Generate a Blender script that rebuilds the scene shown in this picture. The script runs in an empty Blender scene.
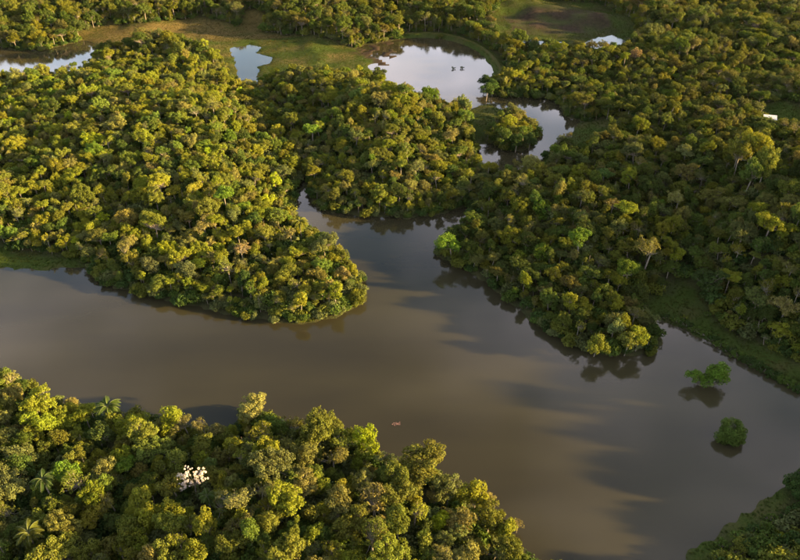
import bpy, math, random
import numpy as np

# ------------------------------------------------------------------ camera, sky, sun, exposure
SC = bpy.context.scene
COL = SC.collection
H_CAM = 150.0
F_PX = 690.0            # focal length in photo pixels (photo 800 x 560)
PITCH = math.radians(34.8)
cam_data = bpy.data.cameras.new('camera')
cam_data.sensor_width = 36.0
cam_data.lens = F_PX / 800.0 * 36.0
cam_data.clip_start = 1.0
cam_data.clip_end = 30000.0
cam = bpy.data.objects.new('camera', cam_data)
COL.objects.link(cam)
cam.location = (0, 0, H_CAM)
cam.rotation_euler = (math.pi / 2 - PITCH, 0, 0)
SC.camera = cam

SUN_EL = math.radians(11.0)
SUN_AZ_X, SUN_AZ_Y = 0.98, -0.16          # horizontal direction towards the sun (+x is right, +y away)
n_ = math.hypot(SUN_AZ_X, SUN_AZ_Y)
SUN_AZ_X, SUN_AZ_Y = SUN_AZ_X / n_, SUN_AZ_Y / n_

world = bpy.data.worlds.new('World')
SC.world = world
world.use_nodes = True
wn, wl = world.node_tree.nodes, world.node_tree.links
wn.clear()
w_out = wn.new('ShaderNodeOutputWorld')
w_bg = wn.new('ShaderNodeBackground')
w_sky = wn.new('ShaderNodeTexSky')
w_sky.sky_type = 'NISHITA'
w_sky.sun_disc = False
w_sky.sun_elevation = SUN_EL
w_sky.sun_rotation = math.atan2(SUN_AZ_X, SUN_AZ_Y)
w_sky.altitude = 200
w_sky.dust_density = 1.5
w_bg.inputs['Strength'].default_value = 0.05
# broken clouds, the same statistics in every direction
w_tc = wn.new('ShaderNodeTexCoord')
w_sep = wn.new('ShaderNodeSeparateXYZ')
wl.new(w_tc.outputs['Generated'], w_sep.inputs[0])
def wmath(op, a, b=None):
    m = wn.new('ShaderNodeMath'); m.operation = op
    for i, v in enumerate((a, b)):
        if v is None: continue
        if isinstance(v, (int, float)): m.inputs[i].default_value = v
        else: wl.new(v, m.inputs[i])
    return m.outputs[0]
den = wmath('ADD', wmath('MAXIMUM', w_sep.outputs[2], 0.0), 0.12)
w_cmb = wn.new('ShaderNodeCombineXYZ')
wl.new(wmath('DIVIDE', w_sep.outputs[0], den), w_cmb.inputs[0])
wl.new(wmath('DIVIDE', w_sep.outputs[1], den), w_cmb.inputs[1])
w_cmb.inputs[2].default_value = 9.59
w_noise = wn.new('ShaderNodeTexNoise')
w_noise.inputs['Scale'].default_value = 1.5
w_noise.inputs['Detail'].default_value = 6
w_noise.inputs['Roughness'].default_value = 0.55
wl.new(w_cmb.outputs[0], w_noise.inputs['Vector'])
w_ramp = wn.new('ShaderNodeValToRGB')
w_ramp.color_ramp.elements[0].position = 0.45
w_ramp.color_ramp.elements[1].position = 0.68
wl.new(w_noise.outputs['Fac'], w_ramp.inputs[0])
w_mix = wn.new('ShaderNodeMix'); w_mix.data_type = 'RGBA'
wl.new(w_ramp.outputs[0], w_mix.inputs[0])
wl.new(w_sky.outputs[0], w_mix.inputs[6])
w_mix.inputs[7].default_value = (7.0, 6.4, 6.9, 1)
glow = wmath('ADD', wmath('MULTIPLY', wmath('POWER', wmath('SUBTRACT', 1.0, wmath('MAXIMUM', w_sep.outputs[2], 0.0)), 3.0), 1.8), 0.95)   # skies brighten evenly towards the horizon
w_mul = wn.new('ShaderNodeMix'); w_mul.data_type = 'RGBA'; w_mul.blend_type = 'MULTIPLY'; w_mul.inputs[0].default_value = 1.0
wl.new(w_mix.outputs[2], w_mul.inputs[6]); wl.new(glow, w_mul.inputs[7])
wl.new(w_mul.outputs[2], w_bg.inputs['Color'])
wl.new(w_bg.outputs[0], w_out.inputs[0])

sun_data = bpy.data.lights.new('sun', 'SUN')
sun_data.energy = 5.0
sun_data.angle = math.radians(1.2)
sun_data.color = (1.0, 0.695, 0.27)
sun = bpy.data.objects.new('sun', sun_data)
COL.objects.link(sun)
from mathutils import Vector, Matrix
sun.rotation_euler = Vector((SUN_AZ_X * math.cos(SUN_EL), SUN_AZ_Y * math.cos(SUN_EL), math.sin(SUN_EL))).to_track_quat('Z', 'Y').to_euler()

SC.view_settings.view_transform = 'Standard'
SC.view_settings.look = 'None'
SC.view_settings.exposure = 3.08
SC.view_settings.gamma = 1.0
SC.view_settings.use_curve_mapping = False
SC.cycles.max_bounces = 6
SC.cycles.diffuse_bounces = 3
SC.cycles.transmission_bounces = 3
SC.cycles.caustics_reflective = False
SC.cycles.caustics_refractive = False

# ------------------------------------------------------------------ pixel <-> ground
cp, sp = math.cos(PITCH), math.sin(PITCH)
def ground(px, py, z=0.0):
    dx, dy = (px - 400.0) / F_PX, (280.0 - py) / F_PX
    d = (dx, cp + dy * sp, -sp + dy * cp)
    t = (H_CAM - z) / -d[2]
    return (d[0] * t, d[1] * t)
def project(x, y, z):
    x, y, z = np.asarray(x, float), np.asarray(y, float), np.asarray(z, float) - H_CAM
    dep = y * cp - z * sp
    return 400 + F_PX * x / dep, 280 - F_PX * (y * sp + z * cp) / dep, dep
def poly(pts):
    return np.array([ground(p[0], p[1], p[2] if len(p) > 2 else 0.0) for p in pts])

rng = np.random.default_rng(11)
random.seed(11)

# water outlines: (photo x, photo y, height of what forms that edge: 0 = waterline seen, about 9 = tree tops hide it)
ZC = 6.3
RIVER = poly([(-420, 262), (-120, 264), (0, 268), (40, 270), (72, 268), (80, 264), (90, 273), (104, 284), (130, 292), (165, 300), (200, 309), (240, 317),
    (275, 323), (305, 324), (335, 318), (355, 308), (366, 296, 2), (368, 284, 5), (361, 266, 7), (351, 251, 8), (338, 236, 8), (322, 223, 8), (303, 213, 8),
    (293, 204, 6), (296, 191, 2), (299, 178, 1), (306, 178), (306, 194), (313, 205), (330, 212), (350, 215), (380, 217), (410, 218), (440, 215), (457, 208), (470, 207), (466, 218, 3),
    (452, 228, 3), (440, 244, 2), (437, 256), (450, 264), (464, 269), (481, 281), (500, 296), (520, 312), (545, 331), (570, 345), (600, 354), (632, 357), (652, 352),
    (663, 342), (660, 332, 1), (650, 324), (652, 319), (668, 324), (684, 330), (706, 341), (730, 356), (760, 373), (785, 386), (800, 393), (840, 402), (880, 420), (890, 445), (850, 458), (812, 470),
    (775, 494), (760, 503), (740, 517), (720, 532), (700, 547), (686, 560), (665, 585), (630, 620), (600, 640, 6), (585, 590, ZC), (560, 556, ZC), (532, 553, ZC), (522, 530, ZC), (505, 518, ZC), (492, 504, ZC),
    (478, 491, ZC), (455, 472, ZC), (432, 456, ZC), (402, 455, ZC), (381, 452, ZC), (372, 434, ZC), (350, 421, ZC), (320, 412, ZC), (292, 413, ZC), (272, 404, ZC),
    (250, 399, ZC), (230, 412, ZC), (200, 416, ZC), (172, 416, ZC), (150, 411, ZC), (125, 403, ZC), (95, 402, ZC), (60, 389, ZC), (30, 376, ZC), (0, 366, ZC), (-80, 348, ZC), (-420, 330, ZC)])
LAKE = poly([(355, 50), (364, 45), (377, 44), (398, 40), (414, 37), (441, 39), (456, 42), (468, 46), (478, 51), (486, 58), (492, 65), (495, 71), (492, 79), (487, 87), (489, 95), (489, 103), (470, 103, 4), (460, 94, 10), (428, 82, 12), (404, 70, 13), (388, 69, 13), (368, 66, 1), (372, 61)])
POND = poly([(489, 95), (498, 96), (503, 97), (518, 97), (533, 98), (547, 99), (558, 103), (562, 110), (566, 117), (582, 121), (574, 128), (570, 139), (560, 146), (549, 152), (544, 156, 9), (533, 156, 9),
    (515, 157, 9), (500, 157, 9), (482, 155, 9), (475, 150, 4), (479, 145), (491, 143), (503, 151), (520, 151), (533, 146), (538, 136), (533, 127), (522, 119), (508, 110), (494, 107), (489, 103)])
PONDS = [
    poly([(229, 48), (249, 45), (262, 47), (255, 53), (272, 57), (273, 62), (258, 67), (255, 70, 14), (238, 69, 14), (235, 62)]),
    poly([(-60, 45), (0, 47), (17, 51), (28, 50), (34, 53), (56, 47), (70, 44), (86, 40), (97, 45), (86, 50, 14), (66, 53, 14), (60, 55, 15), (50, 55, 15), (33, 56, 15), (20, 57, 15), (0, 57, 15), (-60, 57, 15)]),
    poly([(582, 43), (596, 38), (612, 35), (625, 40), (622, 48), (611, 53), (597, 50)]),
    poly([(510, 39), (535, 40.5), (562, 42), (560, 45), (535, 44), (512, 42)]),
]
WATERS = [RIVER, LAKE, POND] + PONDS
# open grass, marsh and bare ground
MEADOW = poly([(650, 317), (668, 322), (686, 328), (708, 339), (732, 353), (762, 370), (787, 384), (815, 394), (850, 404), (850, 382), (800, 368), (775, 357), (748, 345), (728, 333), (712, 321), (702, 308), (694, 296), (680, 288), (664, 296), (650, 304), (642, 312)])
CORNER = poly([(775, 491), (758, 502), (738, 516), (718, 531), (698, 546), (680, 566), (665, 590), (690, 600), (716, 560), (738, 540), (762, 522), (785, 508), (800, 500), (830, 480)])
SHORE_L = poly([(-120, 250), (0, 250), (20, 254), (50, 258), (74, 259), (84, 266), (72, 270), (40, 272), (0, 270), (-120, 268)])
MARSH = poly([(170, 26), (205, 22), (240, 30), (248, 20), (266, 24), (262, 34), (300, 40), (332, 44), (357, 50), (374, 60), (370, 68, 6), (352, 66, 10), (320, 66, 12), (296, 66, 12), (274, 66, 12), (256, 68, 12), (232, 68, 12), (222, 48, 12), (190, 38, 12), (140, 38, 12), (88, 42, 10), (80, 34), (110, 28), (140, 30)])
MUD_REFLECT = poly([(352, 54), (364, 45), (377, 44), (398, 40), (398, 40), (392, 48), (402, 54), (390, 60), (392, 66), (372, 67), (374, 60)])  # mud and weeds, partly the hill's dark reflection painted as brown ground
DARKPOOL = poly([(503, 18), (530, 13), (570, 12), (600, 18), (612, 28), (590, 34), (550, 36), (515, 36)])  # pool drawn as ground, the forest's dark reflection painted into its colour
ISTHMUS = poly([(470, 108), (490, 100), (500, 100), (508, 109), (500, 124), (486, 138), (476, 146), (470, 130)])
CLEAR_M = poly([(398, 72), (424, 82), (428, 96), (420, 108), (400, 102), (388, 90)])
PATCH = poly([(572, 130), (580, 124), (600, 122), (622, 124), (612, 134), (598, 146), (584, 156), (570, 150)])
MARSH_R = poly([(486, 22), (505, 8), (540, 4), (600, 8), (628, 24), (640, 42), (622, 56), (590, 58), (560, 58), (524, 54), (500, 44)])
YARD = poly([(758, 112), (775, 110), (800, 118), (830, 126), (830, 150), (800, 146), (780, 136), (768, 126)])
DIKE_LINE = poly([(408, 36), (425, 35), (443, 36), (458, 39.5), (471, 44), (481, 49.5), (489, 56), (496, 64), (500, 71), (500, 79)])
GRASSES = [MEADOW, CORNER, SHORE_L, MARSH, ISTHMUS, CLEAR_M, PATCH, MARSH_R, YARD]

def inside(pg, X, Y):
    r = np.zeros(X.shape, bool)
    n = len(pg)
    for i in range(n):
        x0, y0 = pg[i]; x1, y1 = pg[(i + 1) % n]
        if y0 == y1: continue
        c = (y0 > Y) != (y1 > Y)
        r ^= c & (X < (x1 - x0) * (Y - y0) / (y1 - y0) + x0)
    return r
def dist_line(pg, X, Y, closed=True):
    best = np.full(X.shape, 1e9)
    n = len(pg)
    for i in range(n if closed else n - 1):
        a, b = pg[i], pg[(i + 1) % n]
        ex, ey = b - a
        L = ex * ex + ey * ey + 1e-9
        t = np.clip(((X - a[0]) * ex + (Y - a[1]) * ey) / L, 0, 1)
        best = np.minimum(best, (X - a[0] - t * ex) ** 2 + (Y - a[1] - t * ey) ** 2)
    return np.sqrt(best)
def sdf(pg, X, Y):
    """> 0 outside, < 0 inside"""
    d = dist_line(pg, X, Y)
    return np.where(inside(pg, X, Y), -d, d)
def sstep(a, b, x):
    t = np.clip((x - a) / (b - a), 0, 1)
    return t * t * (3 - 2 * t)
_ang = rng.uniform(0, 6.28, 40); _ph = rng.uniform(0, 6.28, 40)
def wav(X, Y, lam, k0, n=5):
    r = 0
    for k in range(n):
        a, p = _ang[(k0 + k) % 40], _ph[(k0 + 2 * k) % 40]
        r = r + np.sin((X * np.cos(a) + Y * np.sin(a)) * 6.283 / (lam * (0.7 + 0.15 * k)) + p)
    return r / n ** 0.5

HILLS = [(350, 4, 17, 70, 60), (560, -12, 16, 160, 50), (140, 6, 8, 90, 40), (770, 190, 6, 60, 60), (880, 330, 13, 40, 60), (890, 235, 15, 50, 50), (960, 440, 9.5, 46, 42), (180, 140, 9, 60, 60), (560, 225, 6, 40, 40), (385, 135, 9, 42, 50),  # hills beyond the right edge are unseen, raised to shade river and right wood
         (10, 420, 6, 35, 30), (330, 500, 5, 40, 30), (230, 240, 5, 35, 30)]
HILLS = [(*ground(a, b), c, d, e) for a, b, c, d, e in HILLS]
GULLY = poly([(302, 180), (292, 160), (284, 135), (262, 110), (240, 92), (226, 76)])
def water_sdf(X, Y):
    d = np.full(X.shape, 1e9)
    wob = wav(X, Y, 9, 3) * 0.8 + wav(X, Y, 3.5, 9) * 0.35
    for w in WATERS:
        d = np.minimum(d, sdf(w, X, Y))
    return d + wob
def height(X, Y, d=None):
    X, Y = np.asarray(X, float), np.asarray(Y, float)
    if d is None: d = water_sdf(X, Y)
    hill = 2.6 + wav(X, Y, 95, 12) * 2.3 + wav(X, Y, 44, 27) * 0.8 + wav(X, Y, 24, 20) * 0.4
    for cx, cy, a, sx, sy in HILLS:
        hill = hill + a * np.exp(-((X - cx) / sx) ** 2 - ((Y - cy) / sy) ** 2)
    g = dist_line(GULLY, X, Y, False)
    hill = hill * (0.12 + 0.88 * sstep(5, 34, g))
    land = 0.12 + 0.45 * sstep(0, 5, d) + np.maximum(hill, 0.0) * sstep(3, 45, d)
    dk = dist_line(DIKE_LINE, X, Y, False)
    land = np.where(d > -3, np.maximum(land, 2.0 * (1 - sstep(2.0, 6.0, dk))), land)
    return np.where(d > 0, land, np.maximum(0.12 + d * 0.35, -2.2))

# ------------------------------------------------------------------ materials
def mat(name):
    m = bpy.data.materials.new(name); m.use_nodes = True
    nt = m.node_tree; nt.nodes.clear()
    return m, nt.nodes, nt.links
def out_principled(n, l):
    o = n.new('ShaderNodeOutputMaterial'); p = n.new('ShaderNodeBsdfPrincipled')
    l.new(p.outputs[0], o.inputs[0]); return p
def noise(n, l, scale, detail=3, vec=None, rough=0.5):
    t = n.new('ShaderNodeTexNoise'); t.inputs['Scale'].default_value = scale; t.inputs['Detail'].default_value = detail
    t.inputs['Roughness'].default_value = rough
    if vec is not None: l.new(vec, t.inputs['Vector'])
    return t.outputs['Fac']
def ramp(n, l, fac, *stops):
    r = n.new('ShaderNodeValToRGB'); l.new(fac, r.inputs[0])
    e = r.color_ramp.elements
    while len(e) < len(stops): e.new(0.5)
    for el, (p, c) in zip(e, stops): el.position = p; el.color = (*c, 1) if len(c) == 3 else c
    return r.outputs[0]
def mixc(n, l, fac, a, b, mode='MIX'):
    m = n.new('ShaderNodeMix'); m.data_type = 'RGBA'; m.blend_type = mode
    for s, v in ((0, fac), (6, a), (7, b)):
        if isinstance(v, (int, float)): m.inputs[s].default_value = v
        elif isinstance(v, tuple): m.inputs[s].default_value = (*v, 1)
        else: l.new(v, m.inputs[s])
    return m.outputs[2]

# ground: leaf litter under the woods, grass where open, dry reed, mud and painted dark reflections, by vertex masks
M_GROUND, n, l = mat('ground_cover')
p = out_principled(n, l); p.inputs['Roughness'].default_value = 1.0; p.inputs['Specular IOR Level'].default_value = 0.03
geo = n.new('ShaderNodeNewGeometry')
def attr(nm):
    a = n.new('ShaderNodeAttribute'); a.attribute_name = nm; return a.outputs['Fac']
nz1 = noise(n, l, 0.35, 5, geo.outputs['Position']); nz2 = noise(n, l, 0.05, 3, geo.outputs['Position']); nz3 = noise(n, l, 1.6, 4, geo.outputs['Position'])
litter = ramp(n, l, nz1, (0.3, (0.022, 0.026, 0.010)), (0.7, (0.045, 0.042, 0.018)))
grass = ramp(n, l, nz3, (0.3, (0.020, 0.034, 0.006)), (0.7, (0.036, 0.048, 0.010)))
grass = mixc(n, l, ramp(n, l, nz2, (0.52, (0, 0, 0)), (0.68, (0.6, 0.6, 0.6))), grass, (0.052, 0.042, 0.018))
c = mixc(n, l, attr('grass'), litter, grass)
c = mixc(n, l, attr('reed'), c, ramp(n, l, nz1, (0.3, (0.060, 0.045, 0.016)), (0.7, (0.095, 0.070, 0.024))))
c = mixc(n, l, attr('mud_reflect'), c, ramp(n, l, nz1, (0.3, (0.014, 0.010, 0.007)), (0.7, (0.040, 0.028, 0.018))))  # mud brown, also standing in for dark reflections of the forest
l.new(c, p.inputs['Base Color'])
bmp = n.new('ShaderNodeBump'); bmp.inputs['Strength'].default_value = 0.6; bmp.inputs['Distance'].default_value = 0.5
l.new(nz3, bmp.inputs['Height']); l.new(bmp.outputs[0], p.inputs['Normal'])

# silty brown river water
M_WATER, n, l = mat('silty_water')
p = out_principled(n, l)
p.inputs['Roughness'].default_value = 0.06; p.inputs['IOR'].default_value = 1.33
geo = n.new('ShaderNodeNewGeometry')
mp = n.new('ShaderNodeMapping'); mp.inputs['Scale'].default_value = (0.006, 0.022, 1); mp.inputs['Rotation'].default_value = (0, 0, -0.25)
l.new(geo.outputs['Position'], mp.inputs[0])
silt = noise(n, l, 1.0, 4, mp.outputs[0])
l.new(ramp(n, l, silt, (0.35, (0.0165, 0.0145, 0.0080)), (0.65, (0.030, 0.0266, 0.0132))), p.inputs['Base Color'])
rip = noise(n, l, 1.3, 3, geo.outputs['Position'])
patch = noise(n, l, 0.02, 2, geo.outputs['Position'])
rm = n.new('ShaderNodeMath'); rm.operation = 'MULTIPLY'
l.new(ramp(n, l, patch, (0.42, (0.15, 0.15, 0.15)), (0.62, (1, 1, 1))), rm.inputs[0]); rm.inputs[1].default_value = 0.12
bmp = n.new('ShaderNodeBump'); bmp.inputs['Distance'].default_value = 0.15
l.new(rm.outputs[0], bmp.inputs['Strength']); l.new(rip, bmp.inputs['Height']); l.new(bmp.outputs[0], p.inputs['Normal'])

# leaves: the tint is the tree's own leaf colour
def leaf_material(name, fixed=None):
    m, n, l = mat(name)
    o = n.new('ShaderNodeOutputMaterial')
    if fixed is None:
        a = n.new('ShaderNodeAttribute'); a.attribute_type = 'INSTANCER'; a.attribute_name = 'tint'; base = a.outputs['Color']
    else:
        base = n.new('ShaderNodeRGB'); base.outputs[0].default_value = (*fixed, 1); base = base.outputs[0]
    lf = n.new('ShaderNodeAttribute'); lf.attribute_name = 'leafvar'
    hs = n.new('ShaderNodeHueSaturation')
    def lin(a, b):
        mm = n.new('ShaderNodeMapRange'); l.new(lf.outputs['Fac'], mm.inputs[0]); mm.inputs[3].default_value = a; mm.inputs[4].default_value = b
        return mm.outputs[0]
    l.new(lin(0.485, 0.512), hs.inputs['Hue']); l.new(lin(0.72, 1.3), hs.inputs['Value'])
    l.new(base, hs.inputs['Color'])
    d = n.new('ShaderNodeBsdfPrincipled'); d.inputs['Roughness'].default_value = 0.6; d.inputs['Specular IOR Level'].default_value = 0.03
    t = n.new('ShaderNodeBsdfTranslucent')
    l.new(hs.outputs[0], d.inputs['Base Color'])
    l.new(mixc(n, l, 1.0, hs.outputs[0], (1.3, 1.2, 0.4), 'MULTIPLY'), t.inputs['Color'])
    mx = n.new('ShaderNodeMixShader'); mx.inputs[0].default_value = 0.28
    l.new(d.outputs[0], mx.inputs[1]); l.new(t.outputs[0], mx.inputs[2]); l.new(mx.outputs[0], o.inputs[0])
    return m
M_LEAF = leaf_material('leaves')
M_BLOSSOM = leaf_material('white_blossom', (0.52, 0.46, 0.45))
def plain(name, col, rough=0.8, var=0.25, scale=3.0):
    m, n, l = mat(name); p = out_principled(n, l); p.inputs['Roughness'].default_value = rough
    geo = n.new('ShaderNodeTexCoord')
    f = noise(n, l, scale, 4, geo.outputs['Object'])
    l.new(ramp(n, l, f, (0.3, tuple(x * (1 - var) for x in col)), (0.7, tuple(min(1, x * (1 + var)) for x in col))), p.inputs['Base Color'])
    return m
M_BARK = plain('grey_bark', (0.13, 0.105, 0.08))
M_BARK_PALE = plain('pale_bark', (0.14, 0.118, 0.09))
M_FROND_STEM = plain('frond_stem', (0.05, 0.06, 0.018))

# ------------------------------------------------------------------ mesh helpers
def mesh_np(name, V, polys_len, idx, mats, mat_idx=None, leafvar=None):
    me = bpy.data.meshes.new(name)
    V = np.asarray(V, np.float32); idx = np.asarray(idx, np.int32).ravel(); ln = np.asarray(polys_len, np.int32)
    me.vertices.add(len(V)); me.vertices.foreach_set('co', V.ravel())
    me.loops.add(len(idx)); me.loops.foreach_set('vertex_index', idx)
    me.polygons.add(len(ln))
    st = np.concatenate([[0], np.cumsum(ln)[:-1]]).astype(np.int32)
    me.polygons.foreach_set('loop_start', st)
    if mat_idx is not None: me.polygons.foreach_set('material_index', np.asarray(mat_idx, np.int32))
    for m in mats: me.materials.append(m)
    if leafvar is not None:
        a = me.attributes.new('leafvar', 'FLOAT', 'FACE'); a.data.foreach_set('value', np.asarray(leafvar, np.float32))
    me.update(); me.validate()
    return me

class Shape:
    """collects quads (leaves) and tubes (wood)"""
    def __init__(s): s.V = []; s.Q = []; s.var = []; s.n = 0
    def quads(s, v4, var):
        v4 = np.asarray(v4).reshape(-1, 3); k = len(v4) // 4
        s.V.append(v4); s.Q.append(np.arange(k * 4).reshape(k, 4) + s.n); s.var.append(np.asarray(var)); s.n += k * 4
    def tube(s, pts, rad, seg=6):
        pts = [np.asarray(q, float) for q in pts]; rings = []
        for i, q in enumerate(pts):
            t = pts[min(i + 1, len(pts) - 1)] - pts[max(i - 1, 0)]; t = t / (np.linalg.norm(t) + 1e-9)
            a = np.cross(t, (0.31, 0.95, 0.05)); a /= np.linalg.norm(a) + 1e-9; b = np.cross(t, a)
            th = np.arange(seg) * 2 * math.pi / seg
            rings.append(q + rad[i] * (np.cos(th)[:, None] * a + np.sin(th)[:, None] * b))
        V = np.concatenate(rings); Q = []
        for i in range(len(pts) - 1):
            for k in range(seg):
                k2 = (k + 1) % seg
                Q.append((i * seg + k, i * seg + k2, (i + 1) * seg + k2, (i + 1) * seg + k))
        s.V.append(V); s.Q.append(np.array(Q) + s.n); s.var.append(np.full(len(Q), 0.5)); s.n += len(V)
    def mesh(s, name, mats):
        Q = np.concatenate(s.Q)
        return mesh_np(name, np.concatenate(s.V), np.full(len(Q), 4), Q, mats, None, np.concatenate(s.var))

def leaves(C, N, size, R, aspect=0.62, curl=0.0):
    """rhombic leaf sprays at C, facing about N"""
    k = len(C)
    N = N / (np.linalg.norm(N, axis=1, keepdims=True) + 1e-9)
    r = R.normal(size=(k, 3)); U = np.cross(N, r); U /= np.linalg.norm(U, axis=1, keepdims=True) + 1e-9
    W = np.cross(N, U)
    s = size * R.uniform(0.65, 1.3, (k, 1))
    return np.stack([C - U * s, C + W * s * aspect + N * s * 0.12, C + U * s, C - W * s * aspect + N * s * 0.12], 1)

def rand_dirs(k, R, zmin=-1.0):
    z = R.uniform(zmin, 1, k); a = R.uniform(0, 6.2832, k); q = np.sqrt(1 - z * z)
    return np.stack([q * np.cos(a), q * np.sin(a), z], 1)

def make_tree(seed, Rc, H, form):
    """returns (crown Shape, wood Shape)"""
    R = np.random.default_rng(seed); cr, wd = Shape(), Shape()
    if form == 'dome':   b, nl, lr, ls, dens, low = Rc * 0.95, 46, (0.13, 0.33), 0.23, 12, -0.75
    elif form == 'big':  b, nl, lr, ls, dens, low = Rc * 0.7, 84, (0.09, 0.22), 0.25, 12, -0.5
    elif form == 'oval': b, nl, lr, ls, dens, low = H * 0.38, 40, (0.2, 0.46), 0.22, 12, -0.9
    elif form == 'flat': b, nl, lr, ls, dens, low = Rc * 0.46, 38, (0.14, 0.32), 0.22, 14, -0.4
    elif form == 'open': b, nl, lr, ls, dens, low = Rc * 0.8, 46, (0.10, 0.22), 0.18, 14, -0.55
    elif form == 'shrub': b, nl, lr, ls, dens, low = H * 0.62, 20, (0.28, 0.45), 0.25, 11, -0.5
    cz = H - b if form != 'shrub' else H * 0.4
    cen = []
    tries = 0
    skew = R.normal(0, 0.13, 2) * Rc
    nsub = {'dome': 4, 'big': 6, 'open': 5, 'oval': 3, 'flat': 4, 'shrub': 3}[form]
    subs = [(R.uniform(-.5, .5), R.uniform(-.5, .5), R.uniform(-.55, .38), R.uniform(.42, .72)) for _ in range(nsub)]
    while len(cen) < nl and tries < 4000:
        tries += 1
        d = rand_dirs(1, R, low)[0]
        q = R.uniform(0.3, 1.0) ** 0.5 * R.uniform(.78, 1.0)
        lob = 1 + 0.17 * math.sin(3 * math.atan2(d[1], d[0]) + seed) + 0.1 * math.sin(5 * math.atan2(d[1], d[0]) + 2 * seed)
        ux, uy, uz, uf = subs[R.integers(nsub)]
        c = np.array([(d[0] * q * lob * uf + ux) * Rc + skew[0] * d[2], (d[1] * q * lob * uf + uy) * Rc + skew[1] * d[2], cz + (d[2] * q * uf + uz) * b])
        r = Rc * R.uniform(*lr)
        if all(np.linalg.norm((c - o[0]) * (1, 1, 1.3)) > 0.55 * (r + o[1]) for o in cen) or tries > 2500:
            cen.append((c, r))
    for c, r in cen:
        sq = 0.6 if form == 'flat' else 0.8
        k = int(dens * R.uniform(.45, 1.2) * 4 * math.pi * r * r * 0.75)
        d = rand_dirs(k, R, -0.55)
        rad = r * (1 - 0.35 * R.uniform(0, 1, (k, 1)) ** 2) * (1 + 0.12 * np.sin(d[:, :1] * 9 + seed) * np.sin(d[:, 1:2] * 8))
        rad = np.where(R.uniform(0, 1, (k, 1)) < .12, rad * R.uniform(1.05, 1.45, (k, 1)), rad)
        C = c + d * rad * (1, 1, sq)
        N = d + R.normal(0, 0.55, (k, 3)) + (0, 0, 0.25)
        var = np.clip(0.5 + R.normal(0, 0.13) + R.normal(0, 0.16, k), 0, 1)
        cr.quads(leaves(C, N, ls, R), var)
    # wood
    tr = 0.028 * Rc + 0.008 * H
    fork = cz - b * (0.55 if form not in ('oval',) else 0.2)
    if form == 'shrub':
        for c, r in cen[::2]:
            wd.tube([(c[0] * .15, c[1] * .15, -0.6), (c[0] * .5, c[1] * .5, c[2] * .55), tuple(c)], [0.07, 0.05, 0.02], 4)
    else:
        lean = R.normal(0, 0.25, 2)
        base = np.array((0, 0, -1.2)); mid = np.array((lean[0] * .6, lean[1] * .6, fork * .55)); fk = np.array((lean[0], lean[1], fork))
        wd.tube([base, (0, 0, 0.3), mid, fk, fk + (0, 0, b * .7)], [tr * 1.5, tr * 1.15, tr, tr * .85, tr * .3], 7)
        for c, r in (cen if form in ('open', 'big') else cen[::2]):
            m = fk * 0.5 + c * 0.5 + (0, 0, -0.15 * Rc * R.uniform(0, 1))
            wd.tube([fk + (0, 0, R.uniform(-.1, .3) * b), m, c + (0, 0, r * (.5 if form == 'open' else 0))], [tr * .5, tr * .3, tr * .08], 4)
    return cr, wd

def make_frond(L, seed):
    """one arching palm frond: a stem with two rows of drooping leaflets"""
    R = np.random.default_rng(seed); s, st = Shape(), Shape()
    rise = R.uniform(0.35, 0.75)
    def pt(t): return np.array((L * t * (0.95 - 0.25 * t), 0, L * (rise * t - (rise * 0.55 + 0.55) * t * t)))
    T = np.linspace(0, 1, 9)
    st.tube([pt(t) for t in T], [0.07 * (1 - .8 * t) + .01 for t in T], 4)
    q, var = [], []
    for t in np.linspace(0.1, 0.99, 56):
        a = pt(t); tan = pt(min(t + .02, 1)) - pt(t - .02); tan /= np.linalg.norm(tan)
        ll = L * 0.24 * math.sin(math.pi * (0.15 + 0.8 * t)) * R.uniform(.85, 1.15)
        for sd in (-1, 1):
            out = np.array((0, sd, 0)) * .8 + tan * .55 + np.array((0, 0, -0.35 - .7 * R.uniform()))
            out /= np.linalg.norm(out)
            w = tan * 0.05 * L / 5
            tip = a + out * ll
            q.append([a - w, a + w, tip + w * .4, tip - w * .4]); var.append(R.uniform(.3, .8))
    s.quads(np.array(q), var)
    return s, st


def link(name, data, parent=None, **kw):
    o = bpy.data.objects.new(name, data); COL.objects.link(o)
    if parent is not None: o.parent = parent
    for k, v in kw.items(): o[k] = v
    return o

# ------------------------------------------------------------------ ground and water
def axis(lo, hi, step, far):
    a = list(np.arange(lo, hi + 0.1, step)); s = step; x = hi; up = []
    while x < far: s *= 1.35; x += s; up.append(x)
    s = step; x = lo; dn = []
    while x > -far: s *= 1.35; x -= s; dn.append(x)
    return np.array(dn[::-1] + a + up)
gx, gy = axis(-460, 460, 2.5, 5000), axis(60, 800, 2.5, 5000)
GX, GY = np.meshgrid(gx, gy)
GD = water_sdf(GX, GY)
GZ = height(GX, GY, GD)
pxg, pyg, dep_g = project(GX, GY, 0 * GX)
edge = wav(GX, GY, 7, 2) * 0.9 + wav(GX, GY, 17, 6) * 1.2
def mask(pg, soft=2.5): return 1 - sstep(-soft, soft, sdf(pg, GX, GY) + edge)
g_m = np.zeros(GX.shape)
for pg in GRASSES: g_m = np.maximum(g_m, mask(pg))
dkl = dist_line(DIKE_LINE, GX, GY, False)
g_m = np.maximum(g_m, 1 - sstep(5, 8, dkl))
reed = mask(MARSH, 6) * np.clip(0.5 + 0.8 * wav(GX, GY, 30, 15) * 0.6 + np.where((pyg < 40) | (pxg < 150), 0.8, -0.35), 0, 1)
reed = np.maximum(reed, (1 - sstep(0.8, 2.0, dkl)) * 0.5)
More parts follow.
